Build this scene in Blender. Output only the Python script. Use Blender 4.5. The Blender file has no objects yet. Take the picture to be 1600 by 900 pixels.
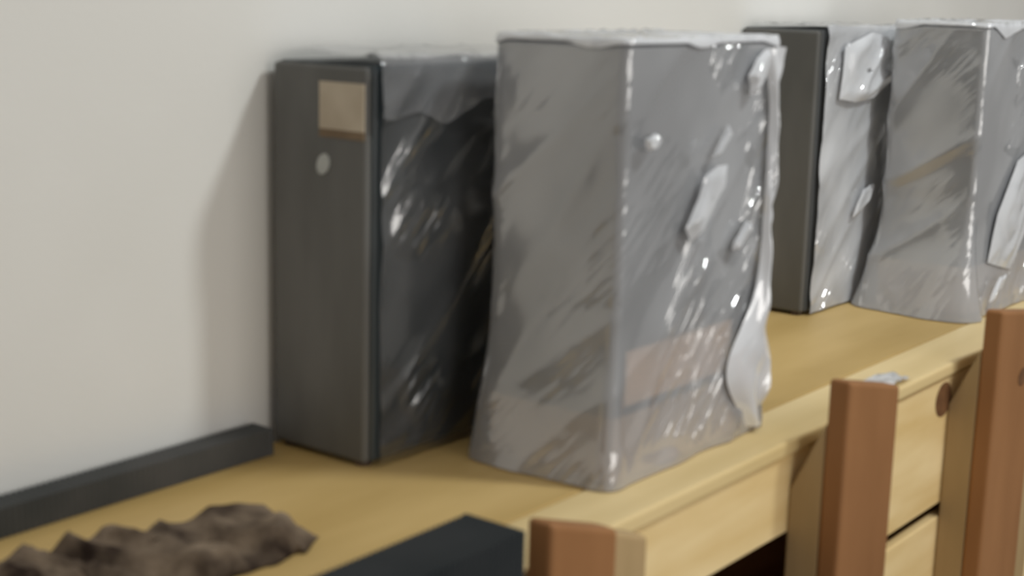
import bpy, bmesh, math, random
from mathutils import Vector, Matrix, noise

random.seed(4)
T = 0.70                                   # height of the bench top above the floor
scene = bpy.context.scene
C = scene.collection

# ------------------------------------------------------------------ camera
PITCH, ROLL, AZ, FPX = math.radians(11.5), math.radians(1.5), math.radians(37.5), 2300.0
Fh = Vector((math.cos(AZ), math.sin(AZ), 0)); Rh = Vector((math.sin(AZ), -math.cos(AZ), 0)); Zu = Vector((0, 0, 1))
fw = Fh * math.cos(PITCH) - Zu * math.sin(PITCH)
up = Fh * math.sin(PITCH) + Zu * math.cos(PITCH)
cr = Rh * math.cos(ROLL) + up * math.sin(ROLL)
cu = up * math.cos(ROLL) - Rh * math.sin(ROLL)
cam_d = bpy.data.cameras.new('camera')
cam = bpy.data.objects.new('camera', cam_d); C.objects.link(cam)
M3 = Matrix((cr, cu, -fw)).transposed()
cam.matrix_world = Matrix.Translation((0, 0, T + 0.60)) @ M3.to_4x4()
cam_d.sensor_width = 36.0
cam_d.lens = FPX / 1600.0 * 36.0
cam_d.clip_start = 0.02
cam_d.dof.use_dof = True                   # the handheld frame is out of focus all over
cam_d.dof.focus_distance = 14.0
cam_d.dof.aperture_fstop = 6.3
scene.camera = cam

# ------------------------------------------------------------------ world, lamp, exposure
w = bpy.data.worlds.new('room_light'); scene.world = w; w.use_nodes = True
bg = w.node_tree.nodes['Background']
bg.inputs[0].default_value = (1.0, 0.96, 0.91, 1)
bg.inputs[1].default_value = 0.36
L = bpy.data.lights.new('ceiling_lamp_light', 'AREA')
L.shape = 'DISK'; L.size = 0.36; L.energy = 40; L.color = (0.95, 1.0, 1.0)
lo = bpy.data.objects.new('ceiling_lamp_light', L); C.objects.link(lo)
lo.location = (2.46, -0.53, T + 2.50)
lo.rotation_euler = (Vector((1.9, 1.2, T)) - lo.location).to_track_quat('-Z', 'Y').to_euler()
W_ = bpy.data.lights.new('front_fill_light', 'AREA')        # unseen soft fill, added behind the camera to lift front faces
W_.shape = 'RECTANGLE'; W_.size = 2.6; W_.size_y = 1.5; W_.energy = 38; W_.color = (1.0, 0.965, 0.92)
wo = bpy.data.objects.new('front_fill_light', W_); C.objects.link(wo)
wo.location = (1.3, -2.45, T + 0.9); wo.rotation_euler = (math.radians(90), 0, 0)
vs = scene.view_settings
vs.view_transform = 'Standard'; vs.look = 'None'; vs.exposure = 0.0; vs.gamma = 1.0; vs.use_curve_mapping = False

# ------------------------------------------------------------------ materials
def mat(name):
    m = bpy.data.materials.new(name); m.use_nodes = True
    nt = m.node_tree; b = nt.nodes['Principled BSDF']
    return m, nt, b
def N(nt, t, **kw):
    n = nt.nodes.new(t)
    for k, v in kw.items(): setattr(n, k, v)
    return n
def noisy(name, c1, c2, scale=(4, 4, 4), rough=0.6, detail=4, bump=0.0, bscale=40, spec=0.5, lo_=0.35, hi=0.65):
    m, nt, b = mat(name); lk = nt.links.new
    tc = N(nt, 'ShaderNodeTexCoord'); mp = N(nt, 'ShaderNodeMapping'); mp.inputs['Scale'].default_value = scale
    lk(tc.outputs['Object'], mp.inputs[0])
    nz = N(nt, 'ShaderNodeTexNoise'); nz.inputs['Scale'].default_value = 1.0; nz.inputs['Detail'].default_value = detail
    lk(mp.outputs[0], nz.inputs[0])
    rp = N(nt, 'ShaderNodeValToRGB')
    rp.color_ramp.elements[0].position = lo_; rp.color_ramp.elements[1].position = hi
    rp.color_ramp.elements[0].color = (*c1, 1); rp.color_ramp.elements[1].color = (*c2, 1)
    lk(nz.outputs['Fac'], rp.inputs[0]); lk(rp.outputs[0], b.inputs['Base Color'])
    b.inputs['Roughness'].default_value = rough
    b.inputs['Specular IOR Level'].default_value = spec
    if bump:
        n2 = N(nt, 'ShaderNodeTexNoise'); n2.inputs['Scale'].default_value = bscale
        lk(tc.outputs['Object'], n2.inputs[0])
        bp = N(nt, 'ShaderNodeBump'); bp.inputs['Strength'].default_value = bump; bp.inputs['Distance'].default_value = 0.004
        lk(n2.outputs['Fac'], bp.inputs['Height']); lk(bp.outputs[0], b.inputs['Normal'])
    return m
M = {}
M['wall'] = noisy('wall_paint', (0.70, 0.69, 0.655), (0.74, 0.73, 0.70), (2.5, 2.5, 2.5), 0.9, 3, 0.08, 120, 0.2)
M['floor'] = noisy('floor_concrete', (0.20, 0.185, 0.165), (0.28, 0.26, 0.235), (3, 3, 3), 0.85, 6, 0.1, 60, 0.2)
M['pale_wood'] = noisy('pale_pine', (0.45, 0.295, 0.095), (0.67, 0.475, 0.20), (1.3, 6, 12), 0.5, 5, 0.05, 60, 0.35, 0.3, 0.7)
M['cream_wood'] = noisy('cream_pine', (0.62, 0.46, 0.205), (0.84, 0.66, 0.36), (1.3, 8, 12), 0.5, 5, 0.05, 60, 0.35, 0.3, 0.7)
M['panel_wood'] = noisy('pine_planks', (0.72, 0.51, 0.22), (0.92, 0.73, 0.41), (3, 9, 14), 0.55, 5, 0.06, 60, 0.3, 0.3, 0.7)
M['brown_wood'] = noisy('brown_board', (0.23, 0.10, 0.033), (0.36, 0.17, 0.066), (6, 6, 1.6), 0.6, 4, 0.08, 80, 0.3, 0.3, 0.7)
M['beige_wood'] = noisy('beige_batten', (0.36, 0.25, 0.115), (0.52, 0.36, 0.19), (10, 10, 2), 0.6, 4, 0.06, 80, 0.3, 0.3, 0.7)
M['knot'] = noisy('wood_knot', (0.10, 0.04, 0.012), (0.19, 0.085, 0.03), (40, 40, 40), 0.7)
M['ribbed'] = noisy('black_ribbed_plastic', (0.017, 0.022, 0.025), (0.028, 0.032, 0.035), (9, 9, 9), 0.55, 3, 0, 40, 0.25)
M['ribbed_grey'] = noisy('slate_ribbed_rubber', (0.045, 0.048, 0.048), (0.075, 0.074, 0.072), (9, 9, 9), 0.5, 3, 0, 40, 0.4)
M['case'] = noisy('dark_grey_steel', (0.052, 0.056, 0.058), (0.070, 0.073, 0.074), (6, 6, 3), 0.42, 3, 0.03, 200, 0.45)
M['case_blue'] = noisy('blue_black_side', (0.034, 0.044, 0.048), (0.058, 0.067, 0.070), (6, 6, 3), 0.30, 3, 0.02, 200, 0.5)
M['bezel'] = noisy('charcoal_front', (0.098, 0.097, 0.090), (0.145, 0.143, 0.135), (9, 9, 3), 0.5, 3, 0.02, 200, 0.4)
M['label'] = noisy('tan_paper', (0.42, 0.35, 0.26), (0.50, 0.43, 0.33), (20, 20, 20), 0.7)
M['label_dark'] = noisy('label_brown', (0.15, 0.10, 0.055), (0.19, 0.13, 0.075), (20, 20, 20), 0.7)
M['cardboard'] = noisy('tan_cardboard', (0.52, 0.36, 0.22), (0.64, 0.47, 0.30), (9, 9, 9), 0.8)
M['pale_tan'] = noisy('pale_tan_surface', (0.78, 0.56, 0.38), (0.86, 0.64, 0.45), (9, 9, 9), 0.8)
M['badge'] = noisy('silver_badge', (0.34, 0.35, 0.33), (0.42, 0.43, 0.41), (30, 30, 30), 0.35)
M['foot'] = noisy('brown_rubber', (0.055, 0.032, 0.024), (0.09, 0.055, 0.042), (30, 30, 30), 0.7)
M['rag'] = noisy('grey_brown_cloth', (0.032, 0.021, 0.016), (0.27, 0.205, 0.145), (16, 16, 16), 0.9, 5, 0.3, 160, 0.1, 0.34, 0.66)

def film_mat(name, haze_lo, haze_hi, milk=0.82, tint=(0.93, 0.94, 0.96), gl=0.12, crease=0.03, seed=0.0, x_lo=-1.0, x_hi=-0.9, p_lo=0.48):
    m = bpy.data.materials.new(name); m.use_nodes = True
    nt = m.node_tree; nt.nodes.clear(); lk = nt.links.new
    out = N(nt, 'ShaderNodeOutputMaterial')
    tr = N(nt, 'ShaderNodeBsdfTransparent'); tr.inputs[0].default_value = (*tint, 1)
    df = N(nt, 'ShaderNodeBsdfDiffuse'); df.inputs[0].default_value = (milk * 0.98, milk, min(1, milk * 1.04), 1)
    tl = N(nt, 'ShaderNodeBsdfTranslucent'); tl.inputs[0].default_value = (0.80, 0.80, 0.82, 1)
    dm = N(nt, 'ShaderNodeMixShader'); dm.inputs[0].default_value = 0.2
    lk(df.outputs[0], dm.inputs[1]); lk(tl.outputs[0], dm.inputs[2])
    gs = N(nt, 'ShaderNodeBsdfGlossy'); gs.inputs['Roughness'].default_value = gl
    tc = N(nt, 'ShaderNodeTexCoord')
    sx = N(nt, 'ShaderNodeSeparateXYZ'); lk(tc.outputs['Object'], sx.inputs[0])
    sub = N(nt, 'ShaderNodeMath', operation='SUBTRACT'); lk(sx.outputs[0], sub.inputs[0]); lk(sx.outputs[1], sub.inputs[1])
    cb = N(nt, 'ShaderNodeCombineXYZ'); lk(sub.outputs[0], cb.inputs[0]); lk(sx.outputs[1], cb.inputs[1]); lk(sx.outputs[2], cb.inputs[2])
    def diag(ang, along, across, detail, off):
        mp = N(nt, 'ShaderNodeMapping', vector_type='TEXTURE')
        mp.inputs['Location'].default_value = (off, 0, off * 0.7)
        mp.inputs['Rotation'].default_value = (0, -math.radians(ang), 0)
        mp.inputs['Scale'].default_value = (1 / along, 1, 1 / across)
        lk(cb.outputs[0], mp.inputs[0])
        nz = N(nt, 'ShaderNodeTexNoise'); nz.inputs['Scale'].default_value = 1.0; nz.inputs['Detail'].default_value = detail
        lk(mp.outputs[0], nz.inputs[0])
        return nz.outputs['Fac']
    def rng(src, a0, a1, b0, b1):
        mr = N(nt, 'ShaderNodeMapRange', interpolation_type='SMOOTHSTEP')
        for k, v in zip(('From Min', 'From Max', 'To Min', 'To Max'), (a0, a1, b0, b1)): mr.inputs[k].default_value = v
        lk(src, mr.inputs[0]); return mr.outputs[0]
    hzf = rng(diag(50, 4.0, 6.5, 2, seed), 0.36, 0.70, haze_lo, haze_hi)
    hz = N(nt, 'ShaderNodeMixShader')
    lk(hzf, hz.inputs[0]); lk(tr.outputs[0], hz.inputs[1]); lk(dm.outputs[0], hz.inputs[2])
    # patches of tight diagonal creases on otherwise smooth film
    patch0 = rng(diag(30, 6, 8, 1, seed + 3), p_lo, p_lo + 0.14, 0.04, 1.0)
    side = rng(sx.outputs[0], x_lo, x_hi, 0.10, 1.0)
    pm = N(nt, 'ShaderNodeMath', operation='MULTIPLY'); lk(patch0, pm.inputs[0]); lk(side, pm.inputs[1]); patch = pm.outputs[0]
    cre = diag(44, 13, 62, 1, seed + 6)
    mu = N(nt, 'ShaderNodeMath', operation='MULTIPLY'); lk(patch, mu.inputs[0]); lk(cre, mu.inputs[1])
    bp = N(nt, 'ShaderNodeBump'); bp.inputs['Strength'].default_value = 1.0; bp.inputs['Distance'].default_value = crease
    lk(mu.outputs[0], bp.inputs['Height']); lk(bp.outputs[0], gs.inputs['Normal'])
    fr = N(nt, 'ShaderNodeFresnel'); fr.inputs[0].default_value = 1.5
    ad = N(nt, 'ShaderNodeMath', operation='MULTIPLY_ADD'); ad.inputs[1].default_value = 0.9; ad.inputs[2].default_value = 0.16
    ad.use_clamp = True
    lk(fr.outputs[0], ad.inputs[0])
    gm = N(nt, 'ShaderNodeMixShader')
    lk(ad.outputs[0], gm.inputs[0]); lk(hz.outputs[0], gm.inputs[1]); lk(gs.outputs[0], gm.inputs[2])
    lk(gm.outputs[0], out.inputs[0])
    return m
M['film_heavy'] = film_mat('cloudy_stretch_film', 0.35, 0.52, x_lo=0.04, x_hi=0.22, seed=0.0, p_lo=0.44)
M['film_far'] = film_mat('cloudy_film_far', 0.40, 0.55, x_lo=0.04, x_hi=0.22, seed=5.5, p_lo=0.46)
M['film_hem'] = film_mat('doubled_clear_film', 0.10, 0.30, crease=0.012, seed=7.0)
M['film_light'] = film_mat('clear_stretch_film', 0.02, 0.13, crease=0.010, p_lo=0.52, seed=1.0)
M['film_mid'] = film_mat('milky_stretch_film', 0.62, 1.0, milk=0.95, seed=2.2)
M['film_white'] = film_mat('bunched_and_glint_film', 0.85, 1.0, milk=0.95, crease=0.02, seed=4.0)  # bunched film, also the white of painted highlights and top glints

# ------------------------------------------------------------------ helpers
def obj(name, bm, m, parent=None, loc=(0, 0, 0), smooth=False):
    me = bpy.data.meshes.new(name); bm.normal_update(); bm.to_mesh(me); bm.free()
    if m: me.materials.append(M[m])
    if smooth:
        for p in me.polygons: p.use_smooth = True
    o = bpy.data.objects.new(name, me); C.objects.link(o); o.location = loc
    if parent: o.parent = parent
    return o
def box(bm, x0, x1, y0, y1, z0, z1):
    vs_ = [bm.verts.new(p) for p in ((x0, y0, z0), (x1, y0, z0), (x1, y1, z0), (x0, y1, z0), (x0, y0, z1), (x1, y0, z1), (x1, y1, z1), (x0, y1, z1))]
    for f in ((0, 3, 2, 1), (4, 5, 6, 7), (0, 1, 5, 4), (1, 2, 6, 5), (2, 3, 7, 6), (3, 0, 4, 7)):
        bm.faces.new([vs_[i] for i in f])
    return vs_
def bevel(bm, r, seg=2):
    bmesh.ops.bevel(bm, geom=bm.edges[:], offset=r, segments=seg, affect='EDGES', profile=0.5)
def bbox(r, *a, seg=2):
    bm = bmesh.new(); box(bm, *a)
    if r: bevel(bm, r, seg)
    return bm
def tag(o, label=None, cat=None, group=None, kind=None):
    if label: o['label'] = label
    if cat: o['category'] = cat
    if group: o['group'] = group
    if kind: o['kind'] = kind
    return o
def empty(name, loc):
    o = bpy.data.objects.new(name, None); C.objects.link(o); o.location = loc; o.empty_display_size = 0.05
    return o
def ridge(a, b, f_across, f_along, seed):
    """diagonal creases: quick across, slow along the up-right direction"""
    c = 0.72
    t = a * c + b * (1 - c) * 2.4; n = -a * 0.66 + b * 0.75
    v = noise.noise(Vector((n * f_across, t * f_along, seed)))
    return 1 - abs(v) * 2

# ------------------------------------------------------------------ the setting
bm = bmesh.new(); box(bm, -1.5, 6.5, 1.40, 1.50, 0, T + 1.9)
tag(obj('wall_back', bm, 'wall'), 'plain off-white painted wall behind the wrapped cases', kind='structure')
bm = bmesh.new(); box(bm, -1.5, 6.5, -2.5, 1.40, -0.06, 0)
tag(obj('floor', bm, 'floor'), 'grey concrete floor under the wooden bench', kind='structure')

# ------------------------------------------------------------------ the wooden bench
bench = empty('wooden_bench', (0, 0, 0))
tag(bench, 'pale pine bench along the wall with brown upright boards on its front', 'bench')
obj('worktop_board', bbox(0.0025, 0.10, 3.60, 0.9735, 1.392, T - 0.022, T), 'pale_wood', bench)
obj('worktop_board', bbox(0.004, 0.10, 3.60, 0.876, 0.9725, T - 0.022, T), 'cream_wood', bench)
def plank(x0, x1, z0, z1, y0=0.882, y1=0.902, m='panel_wood', name='plank'):
    return obj(name, bbox(0.003, x0, x1, y0, y1, T + z0, T + z1), m, bench)
# bay between the dark rail and the first upright, first bay, second bay, third bay
plank(0.12, 1.195, -0.142, -0.024); plank(1.199, 1.855, -0.140, -0.024)
top_b = plank(1.859, 2.43, -0.252, -0.027); plank(2.434, 3.55, -0.257, -0.027)
plank(1.859, 2.43, -0.42, -0.276); plank(2.434, 3.55, -0.40, -0.272)
plank(1.859, 3.55, -0.60, -0.44)
plank(0.12, 1.195, -0.32, -0.16)
# inside of the bench
obj('back_panel', bbox(0, 0.12, 3.55, 1.36, 1.38, 0.02, T - 0.024), 'brown_wood', bench)
obj('inner_shelf', bbox(0.003, 0.14, 3.53, 0.92, 1.355, T - 0.44, T - 0.42), 'brown_wood', bench)
obj('end_panel', bbox(0.003, 0.10, 0.12, 0.90, 1.385, 0, T - 0.024), 'panel_wood', bench)
obj('end_panel', bbox(0.003, 3.55, 3.57, 0.90, 1.385, 0, T - 0.024), 'panel_wood', bench)
# dark knot under the edge in the second bay
def disc(name, m, parent, cx, cy, cz, rx, rz, th=0.002, axis='y', n=24, tilt=0):
    bm = bmesh.new(); a0, a1 = [], []
    for i in range(n):
        t = 2 * math.pi * i / n; p, q = rx * math.cos(t), rz * math.sin(t)
        p, q = p * math.cos(tilt) - q * math.sin(tilt), p * math.sin(tilt) + q * math.cos(tilt)
        if axis == 'y':
            a0.append(bm.verts.new((cx + p, cy, cz + q))); a1.append(bm.verts.new((cx + p, cy + th, cz + q)))
        else:
            a0.append(bm.verts.new((cx, cy + p, cz + q))); a1.append(bm.verts.new((cx + th, cy + p, cz + q)))
    bm.faces.new(a0); bm.faces.new(a1)
    for i in range(n): bm.faces.new((a0[i], a1[i], a1[(i + 1) % n], a0[(i + 1) % n]))
    bmesh.ops.recalc_face_normals(bm, faces=bm.faces[:])
    return obj(name, bm, m, parent)
tag(disc('knot', 'knot', top_b, 2.355, 0.8812, T - 0.062, 0.034, 0.030), 'dark brown knot under the bench edge')
def upright(x0, x1, zl, zr, side=None):
    """brown front board with a slanting top on a set-back beige spacer"""
    bm = bmesh.new(); v = box(bm, x0, x1, 0.800, 0.832, 0.0, T + zl)
    for i in (5, 6): v[i].co.z = T + zr
    bevel(bm, 0.006, 3)
    b = obj('upright_board', bm, 'brown_wood', bench)
    bm = bmesh.new(); v = box(bm, x0 + 0.002, x1 - 0.03, 0.832, 0.8815, 0.0, T + 0.03)
    for i in (6, 7): v[i].co.z = T - 0.075
    bevel(bm, 0.003, 2)
    obj('spacer', bm, 'beige_wood', bench)
    if side:
        bm = bmesh.new(); v = box(bm, x1 + 0.002, x1 + side, 0.806, 0.838, 0.0, T + zr - 0.005)
        for i in (5, 6): v[i].co.z = T + zr - 0.03
        bevel(bm, 0.005, 3)
        obj('side_batten', bm, 'beige_wood', bench)
    return b
upright(1.118, 1.238, 0.085, 0.045, 0.070)
upright(1.795, 1.965, 0.095, 0.056)
b3 = upright(2.375, 2.568, 0.100, 0.070, 0.07)
tag(disc('knot', 'knot', b3, 2.50, 0.7992, T - 0.035, 0.022, 0.016), 'dark knot in the right upright board')

# ------------------------------------------------------------------ black ribbed rails
def ribbed(name, L_, D_, H_, pitch, depth, label, loc, cat, m='ribbed'):
    """profile of fine ribs running across the top and down the front"""
    t = empty(name, loc); tag(t, label, cat)
    obj('core', bbox(0.003, 0, L_, depth, D_, 0, H_ - depth), m, t)
    bm = bmesh.new(); n = int(L_ / pitch)
    rows = []
    for i in range(n + 1):
        for (dx, h) in ((0.0, 0.0), (0.5, 1.0)):
            x = min(L_, (i + dx) * pitch); o_ = depth * h
            rows.append([bm.verts.new((x, depth * 1.0 - o_, 0.001)), bm.verts.new((x, depth - o_, H_ - depth + o_)), bm.verts.new((x, D_ - 0.001, H_ - depth + o_))])
            if x >= L_: break
    for a, b in zip(rows[:-1], rows[1:]):
        for k in range(2):
            bm.faces.new((a[k], b[k], b[k + 1], a[k + 1]))
    obj('ribs', bm, m, t)['kind'] = 'stuff'
    # thin end cap
    obj('end_cap', bbox(0.002, L_ - 0.004, L_ + 0.003, 0, D_, 0, H_), m, t)
    return t
ribbed('ribbed_rail', 1.12, 0.040, 0.036, 0.008, 0.0022, 'low black ribbed strip lying on the bench along the foot of the wall', (0.14, 1.350, T), 'strip', 'ribbed_grey')
ribbed('ribbed_case', 0.72, 0.075, T + 0.090, 0.008, 0.0022, 'tall black ribbed box standing on the floor against the bench front', (0.352, 0.800, 0), 'box')

# ------------------------------------------------------------------ tower cases
CW, CD = 0.37, 0.165
def tower(name, label, x, y, H_, body='case', label_part=True, badge=True, w=CW, CD=CD, tray=0):
    t = empty(name, (x, y, T)); tag(t, label, 'case', 'tower cases standing on the bench')
    b = obj('body', bbox(0.005, 0.012, w, 0, CD, 0.006, H_, seg=3), body, t)
    if tray: obj('cardboard_tray', bbox(0.002, -0.004, w + 0.004, -0.0045, CD + 0.004, 0.001, tray), 'cardboard', t)
    p = obj('front_panel', bbox(0.006, 0, 0.014, 0.002, CD - 0.002, 0.006, H_ - 0.002, seg=3), 'bezel', t)
    if label_part:
        l = obj('paper_label', bbox(0.0004, -0.0016, 0.0006, 0.003, 0.079, H_ - 0.080, H_ - 0.022, seg=1), 'label', p)
        obj('brown_strip', bbox(0, -0.0014, 0.0006, 0.003, 0.079, H_ - 0.090, H_ - 0.080), 'label_dark', p)  # narrow brown strip just below the label
    if badge:
        tag(disc('badge', 'badge', p, -0.002, 0.072, H_ - 0.124, 0.010, 0.014, 0.003, 'x', 24, 0.5), 'small oval silver badge')
    for (fx, fy) in ((0.018, 0.020), (0.018, CD - 0.020), (w - 0.03, 0.020), (w - 0.03, CD - 0.020)):
        bm = bmesh.new()
        bmesh.ops.create_cone(bm, cap_ends=True, segments=16, radius1=0.011, radius2=0.013, depth=0.008, matrix=Matrix.Translation((fx, fy, 0.004)))
        obj('foot', bm, 'foot', t)
    # seam line of the side cover, a shallow raised sheet on each broad side
    obj('side_cover', bbox(0.0008, 0.03, w - 0.012, -0.0022, 0.001, 0.022, H_ - 0.014, seg=1), body, b)
    return t

def film_bag(parent, H_, m, seed, flare=0.035, amp=0.0035, off=0.006, tail=0.0, left=0.0, w=CW, nz=84, CD=CD):
    """loose film pulled over a case: creased walls, bunched skirt at the foot, gathered top"""
    per = []
    r = 0.012; x0, x1, y0, y1 = -off, w + off, -off, CD + off
    def line(ax, ay, bx, by, n):
        for i in range(n): per.append((ax + (bx - ax) * i / n, ay + (by - ay) * i / n))
    def arc(cx, cy, a0, n=5):
        for i in range(n):
            a = math.radians(a0 + 90 * i / n); per.append((cx + r * math.cos(a), cy + r * math.sin(a)))
    line(x0 + r, y0, x1 - r, y0, 76); arc(x1 - r, y0 + r, -90)
    line(x1, y0 + r, x1, y1 - r, 30); arc(x1 - r, y1 - r, 0)
    line(x1 - r, y1, x0 + r, y1, 40); arc(x0 + r, y1 - r, 90)
    line(x0, y1 - r, x0, y0 + r, 34); arc(x0 + r, y0 + r, 180)
    n = len(per); cx, cy = w / 2, CD / 2
    s = [0.0]
    for i in range(1, n): s.append(s[-1] + math.hypot(per[i][0] - per[i - 1][0], per[i][1] - per[i - 1][1]))
    nor = []
    for i in range(n):
        a, b = per[i - 1], per[(i + 1) % n]; d = Vector((b[1] - a[1], a[0] - b[0], 0)); d.normalize(); nor.append(d)
    bm = bmesh.new(); rings = []
    Htop = H_ + 0.006
    for k in range(nz + 1):
        z = 0.002 + (Htop - 0.002) * k / nz; ring = []
        for i, (px, py) in enumerate(per):
            blend = min(1.0, i / 12.0, (n - i) / 12.0)      # close the seam smoothly
            si = s[i]
            ri = ridge(si, z, 9, 2.2, seed); r2 = noise.noise(Vector((si * 7, z * 5, seed + 9)))
            d = amp * (max(0, ri) ** 2 * 1.3 + 0.5 + 0.5 * r2) * (0.35 + 0.65 * blend)
            low = max(0.0, 1 - z / 0.15)
            d += flare * low ** 1.6 * (0.75 + 0.45 * noise.noise(Vector((si * 9, z * 3, seed + 3))))
            right = max(0.0, nor[i].x)
            lf = max(0.0, -nor[i].x)
            d += tail * right * math.exp(-((z - 0.14) / 0.13) ** 2) * (0.8 + 0.7 * noise.noise(Vector((py * 30, z * 22, seed + 5))))
            d += left * lf * max(0, 1 - z / 0.22) ** 1.2
            ring.append(bm.verts.new((px + nor[i].x * d, py + nor[i].y * d, z)))
        rings.append(ring)
    for k in range(1, 9):                                  # gathered top
        f = 1 - k / 8.0; ring = []
        for i, (px, py) in enumerate(per):
            zz = Htop + 0.005 * math.sin(math.pi * k / 8) + 0.004 * noise.noise(Vector((px * 30 * f, py * 40, seed + k * 0.3)))
            last = rings[nz][i].co
            ring.append(bm.verts.new((cx + (last.x - cx) * (0.02 + 0.98 * f), cy + (last.y - cy) * (0.02 + 0.98 * f), zz)))
        rings.append(ring)
    for a, b in zip(rings[:-1], rings[1:]):
        for i in range(n):
            j = (i + 1) % n
            bm.faces.new((a[i], a[j], b[j], b[i]))
    bm.faces.new(rings[-1])
    # film cap whitened in place of its glint, hanging over the edge with a ragged hem
    b2 = bmesh.new(); rr = []
    tri = lambda k: rings[nz][k].co
    for k in range(12):
        ring = []
        for i in range(n):
            c0 = tri(i); hem = 0.004 + 0.022 * max(0.0, noise.noise(Vector((s[i] * 10, 1.7, seed))) + 0.25) * min(1, i / 10, (n - i) / 10)
            if k < 3: p = Vector((c0.x + nor[i].x * 0.003, c0.y + nor[i].y * 0.003, Htop + 0.006 - hem * (3 - k) / 3))
            else:
                f = 1 - (k - 3) / 8.0
                p = Vector((cx + (c0.x - cx) * (0.02 + 0.98 * f), cy + (c0.y - cy) * (0.02 + 0.98 * f), Htop + 0.008 + 0.007 * abs(noise.noise(Vector((c0.x * 34, c0.y * 30 * f, seed + 1)))) * (1 if k < 11 else 0.5)))
            ring.append(b2.verts.new(p))
        rr.append(ring)
    for a, b in zip(rr[:-1], rr[1:]):
        for i in range(n):
            j = (i + 1) % n; b2.faces.new((a[i], a[j], b[j], b[i]))
    b2.faces.new(rr[-1])
    o = obj('film_wrap', bm, m, parent, smooth=True)
    tag(obj('film_top', b2, 'film_white', parent, smooth=True), 'film over the top, whitened in place of its glint')
    return o

def film_sheet(parent, H_, m, seed, x_from=0.02, w=CW, amp=0.004, drop=0.0, over=0.15, name='film_wrap', off=0.006):
    """film left on the broad side and folded back over the top only"""
    bm = bmesh.new(); nu, nv = 64, 70; rows = []
    tot = H_ + over
    for v in range(nv + 1):
        row = []
        for u in range(nu + 1):
            dr = drop + (0.05 * noise.noise(Vector((u * 0.07, seed, 1.0))) if drop else 0.0)
            q = dr + (tot - dr) * v / nv
            x = x_from + (w + 0.006 - x_from) * u / nu + 0.004 * noise.noise(Vector((q * 12, u * 0.02, seed))) * (1 if u in (0, nu) else 0.6)
            d = off + amp * (max(0, ridge(x, q, 16, 3, seed)) ** 2 + 0.4 * noise.noise(Vector((x * 8, q * 6, seed + 2))))
            if q <= H_: row.append(bm.verts.new((x, -d, q + 0.004)))
            else: row.append(bm.verts.new((x, q - H_ - 0.006, H_ + d)))
        rows.append(row)
    for a, b in zip(rows[:-1], rows[1:]):
        for u in range(nu): bm.faces.new((a[u], a[u + 1], b[u + 1], b[u]))
    return obj(name, bm, m, parent, smooth=True)

def film_fin(parent, H_, seed, w=CW):
    """gathered film end standing off the right-hand front corner"""
    bm = bmesh.new(); nu, nv = 14, 80; rows = []
    for v in range(nv + 1):
        z = 0.01 + (H_ - 0.012) * v / nv; row = []
        wd = 0.014 + 0.105 * math.exp(-((z - 0.10) / 0.075) ** 2) + 0.030 * math.exp(-((z - H_) / 0.05) ** 2)
        for u in range(nu + 1):
            a = u / nu
            x = w - 0.012 - wd * 0.75 + wd * a
            y = -0.017 - 0.010 * a * (1 - a) * 4 + 0.010 * a * noise.noise(Vector((a * 3, z * 24, seed))) + 0.006 * math.sin(a * 9 + z * 30) * a
            row.append(bm.verts.new((x, y, z + 0.012 * a * noise.noise(Vector((z * 14, a * 2, seed + 4))))))
        rows.append(row)
    for a, b in zip(rows[:-1], rows[1:]):
        for u in range(nu): bm.faces.new((a[u], a[u + 1], b[u + 1], b[u]))
    return tag(obj('film_end', bm, 'film_white', parent, smooth=True), 'bunched white film end')

def highlight_patch(parent, cx_, cz, lw, lh, ang, seed, y0=-0.018, m='film_mid'):  # film highlights painted in as white mesh
    """creased white patch standing in for a highlight on the broad side"""
    rn_ = random.Random(int(seed * 10)); nc = 9; cor = [rn_.uniform(0.55, 1.35) for _ in range(nc)]
    bm = bmesh.new(); n = 63; rings = []; ca, sa = math.cos(math.radians(ang)), math.sin(math.radians(ang))
    for k in range(13):
        f = k / 12; ring = []
        for i in range(n):
            t = 2 * math.pi * i / n
            q = i / n * nc; q0 = int(q); qf = q - q0
            t0_, t1_ = 2 * math.pi * q0 / nc, 2 * math.pi * (q0 + 1) / nc
            ca0, sa0, ca1, sa1 = cor[q0 % nc] * math.cos(t0_), cor[q0 % nc] * math.sin(t0_), cor[(q0 + 1) % nc] * math.cos(t1_), cor[(q0 + 1) % nc] * math.sin(t1_)
            ux, uz = ca0 + (ca1 - ca0) * qf, sa0 + (sa1 - sa0) * qf
            a, b = lw * 0.5 * ux * (0.02 + 0.98 * f), lh * 0.5 * uz * (0.02 + 0.98 * f)
            x, z = cx_ + a * ca - b * sa, cz + a * sa + b * ca
            r_ = max(0.0, ridge(x, z, 18, 4, seed))
            d = (0.004 + 0.008 * r_ ** 2 + 0.002 * noise.noise(Vector((x * 25, z * 25, seed)))) * min(1, (1 - f) * 3 + 0.15)
            ring.append(bm.verts.new((x, y0 - d, z)))
        rings.append(ring)
    for a, b in zip(rings[:-1], rings[1:]):
        for i in range(n):
            j = (i + 1) % n; bm.faces.new((a[i], b[i], b[j], a[j]))
    bm.faces.new(rings[0][::-1])
    return obj('film_highlight', bm, m, parent, smooth=True)

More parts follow.
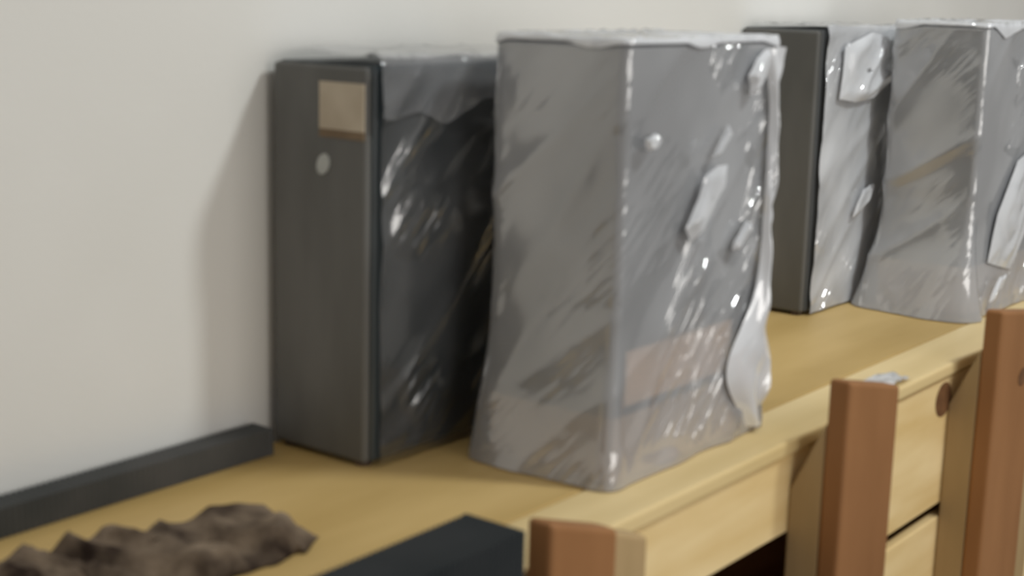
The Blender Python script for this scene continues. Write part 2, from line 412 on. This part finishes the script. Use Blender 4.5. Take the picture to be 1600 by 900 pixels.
t1 = tower('tower_case', 'dark tower case with tan paper label and oval badge, standing against the wall', 1.297, 1.222, 0.505, 'case_blue')
film_sheet(t1, 0.505, 'film_light', 2.0)
film_sheet(t1, 0.505, 'film_hem', 3.0, x_from=0.012, drop=0.440, over=0.155, name='film_hem', off=0.012)
t2 = tower('tower_case', 'large cloudy film-wrapped grey case at the bench front, nearest the camera', 1.458, 0.958, 0.532, 'case', False, False, CD=0.185, tray=0.085, w=0.35)
obj('tan_patch', bbox(0.0004, 0.016, 0.275, -0.0062, -0.0018, 0.098, 0.168, seg=1), 'pale_tan', t2)  # plain tan rectangle on the front face above the tray
film_bag(t2, 0.532, 'film_heavy', 11.0, flare=0.016, tail=0.012, left=0.018, CD=0.185, w=0.35)
film_fin(t2, 0.532, 5.0, w=0.35)
for (cx_, cz, a_, b_, g_, sd) in ((0.175, 0.345, 0.115, 0.060, 42, 1.0), (0.285, 0.500, 0.070, 0.030, 45, 2.0), (0.030, 0.425, 0.035, 0.022, 30, 3.0), (0.200, 0.415, 0.05, 0.014, 45, 4.0), (0.262, 0.285, 0.060, 0.016, 45, 6.0)):
    highlight_patch(t2, cx_, cz, a_, b_, g_, sd)
t3 = tower('tower_case', 'charcoal case against the wall with wrinkled white film on one side, between two wrapped cases', 2.515, 1.232, 0.540, 'case', False, False)
film_sheet(t3, 0.540, 'film_mid', 7.0)
highlight_patch(t3, 0.175, 0.462, 0.27, 0.125, 14, 8.0, -0.018, 'film_white'); highlight_patch(t3, 0.20, 0.21, 0.11, 0.030, 42, 9.0)
t4 = tower('tower_case', 'grey film-wrapped case at the far right, cut off by the picture edge', 2.745, 1.004, 0.545, 'case', False, False, CD=0.175, tray=0.095)
film_bag(t4, 0.545, 'film_far', 23.0, flare=0.034, tail=0.03, left=0.045, amp=0.004, CD=0.175)
highlight_patch(t4, 0.205, 0.20, 0.34, 0.16, 42, 10.0, -0.02, 'film_white'); highlight_patch(t4, 0.08, 0.055, 0.09, 0.022, 25, 12.0, -0.036)

# ------------------------------------------------------------------ crumpled cloth
def rag():
    outline = [(0.72, 1.275), (0.82, 1.268), (0.90, 1.245), (0.98, 1.215), (1.05, 1.195), (1.10, 1.155), (1.095, 1.10), (1.05, 1.075), (0.98, 1.082), (0.90, 1.098), (0.82, 1.13), (0.72, 1.19)]
    cx = sum(p[0] for p in outline) / len(outline); cy = sum(p[1] for p in outline) / len(outline)
    n = 120; rn = 26; bm = bmesh.new(); rings = []
    m = len(outline)
    for k in range(rn + 1):
        f = k / rn; ring = []
        for i in range(n):
            t = i / n * m; a = outline[int(t) % m]; b = outline[(int(t) + 1) % m]; fr_ = t - int(t)
            ox, oy = a[0] + (b[0] - a[0]) * fr_, a[1] + (b[1] - a[1]) * fr_
            x, y = cx + (ox - cx) * (0.01 + 0.99 * f), cy + (oy - cy) * (0.01 + 0.99 * f)
            fold = 1 - abs(noise.noise(Vector((x * 22 + y * 8, y * 9, 4.2)))) * 2
            h = 0.022 * max(0, fold) + 0.016 * (noise.noise(Vector((x * 11, y * 11, 8))) + 0.6)
            h *= min(1, (1 - f) * 5); h = max(0.0015, h + 0.002)
            wob = 0.010 * f * noise.noise(Vector((x * 40, y * 40, 3)))
            ring.append(bm.verts.new((x + wob, y + wob, h)))
        rings.append(ring)
    for a, b in zip(rings[:-1], rings[1:]):
        for i in range(n):
            j = (i + 1) % n; bm.faces.new((a[i], b[i], b[j], a[j]))
    bm.faces.new(rings[0][::-1])
    o = obj('crumpled_cloth', bm, 'rag', None, (0, 0, T), smooth=True)
    sm = o.modifiers.new('thick', 'SOLIDIFY'); sm.thickness = 0.0012; sm.offset = 1
    return o
tag(rag(), 'crumpled grey-brown cloth lying on the bench left of the cases', 'cloth')

# ------------------------------------------------------------------ scrap of film on the bench edge
bm = bmesh.new(); g = []
for i in range(15):
    g.append([])
    for j in range(9):
        x, y = i / 14 * 0.10, j / 8 * 0.045
        z = 0.002 + 0.010 * abs(noise.noise(Vector((x * 60, y * 50, 2)))) + 0.006 * math.sin(math.pi * i / 14)
        g[-1].append(bm.verts.new((x, y + 0.004 * noise.noise(Vector((x * 50, 0, 5))), z)))
for i in range(14):
    for j in range(8): bm.faces.new((g[i][j], g[i + 1][j], g[i + 1][j + 1], g[i][j + 1]))
tag(obj('film_scrap', bm, 'film_white', None, (2.11, 0.882, T), smooth=True), 'small white scrap of film on the bench edge above the upright', 'scrap')
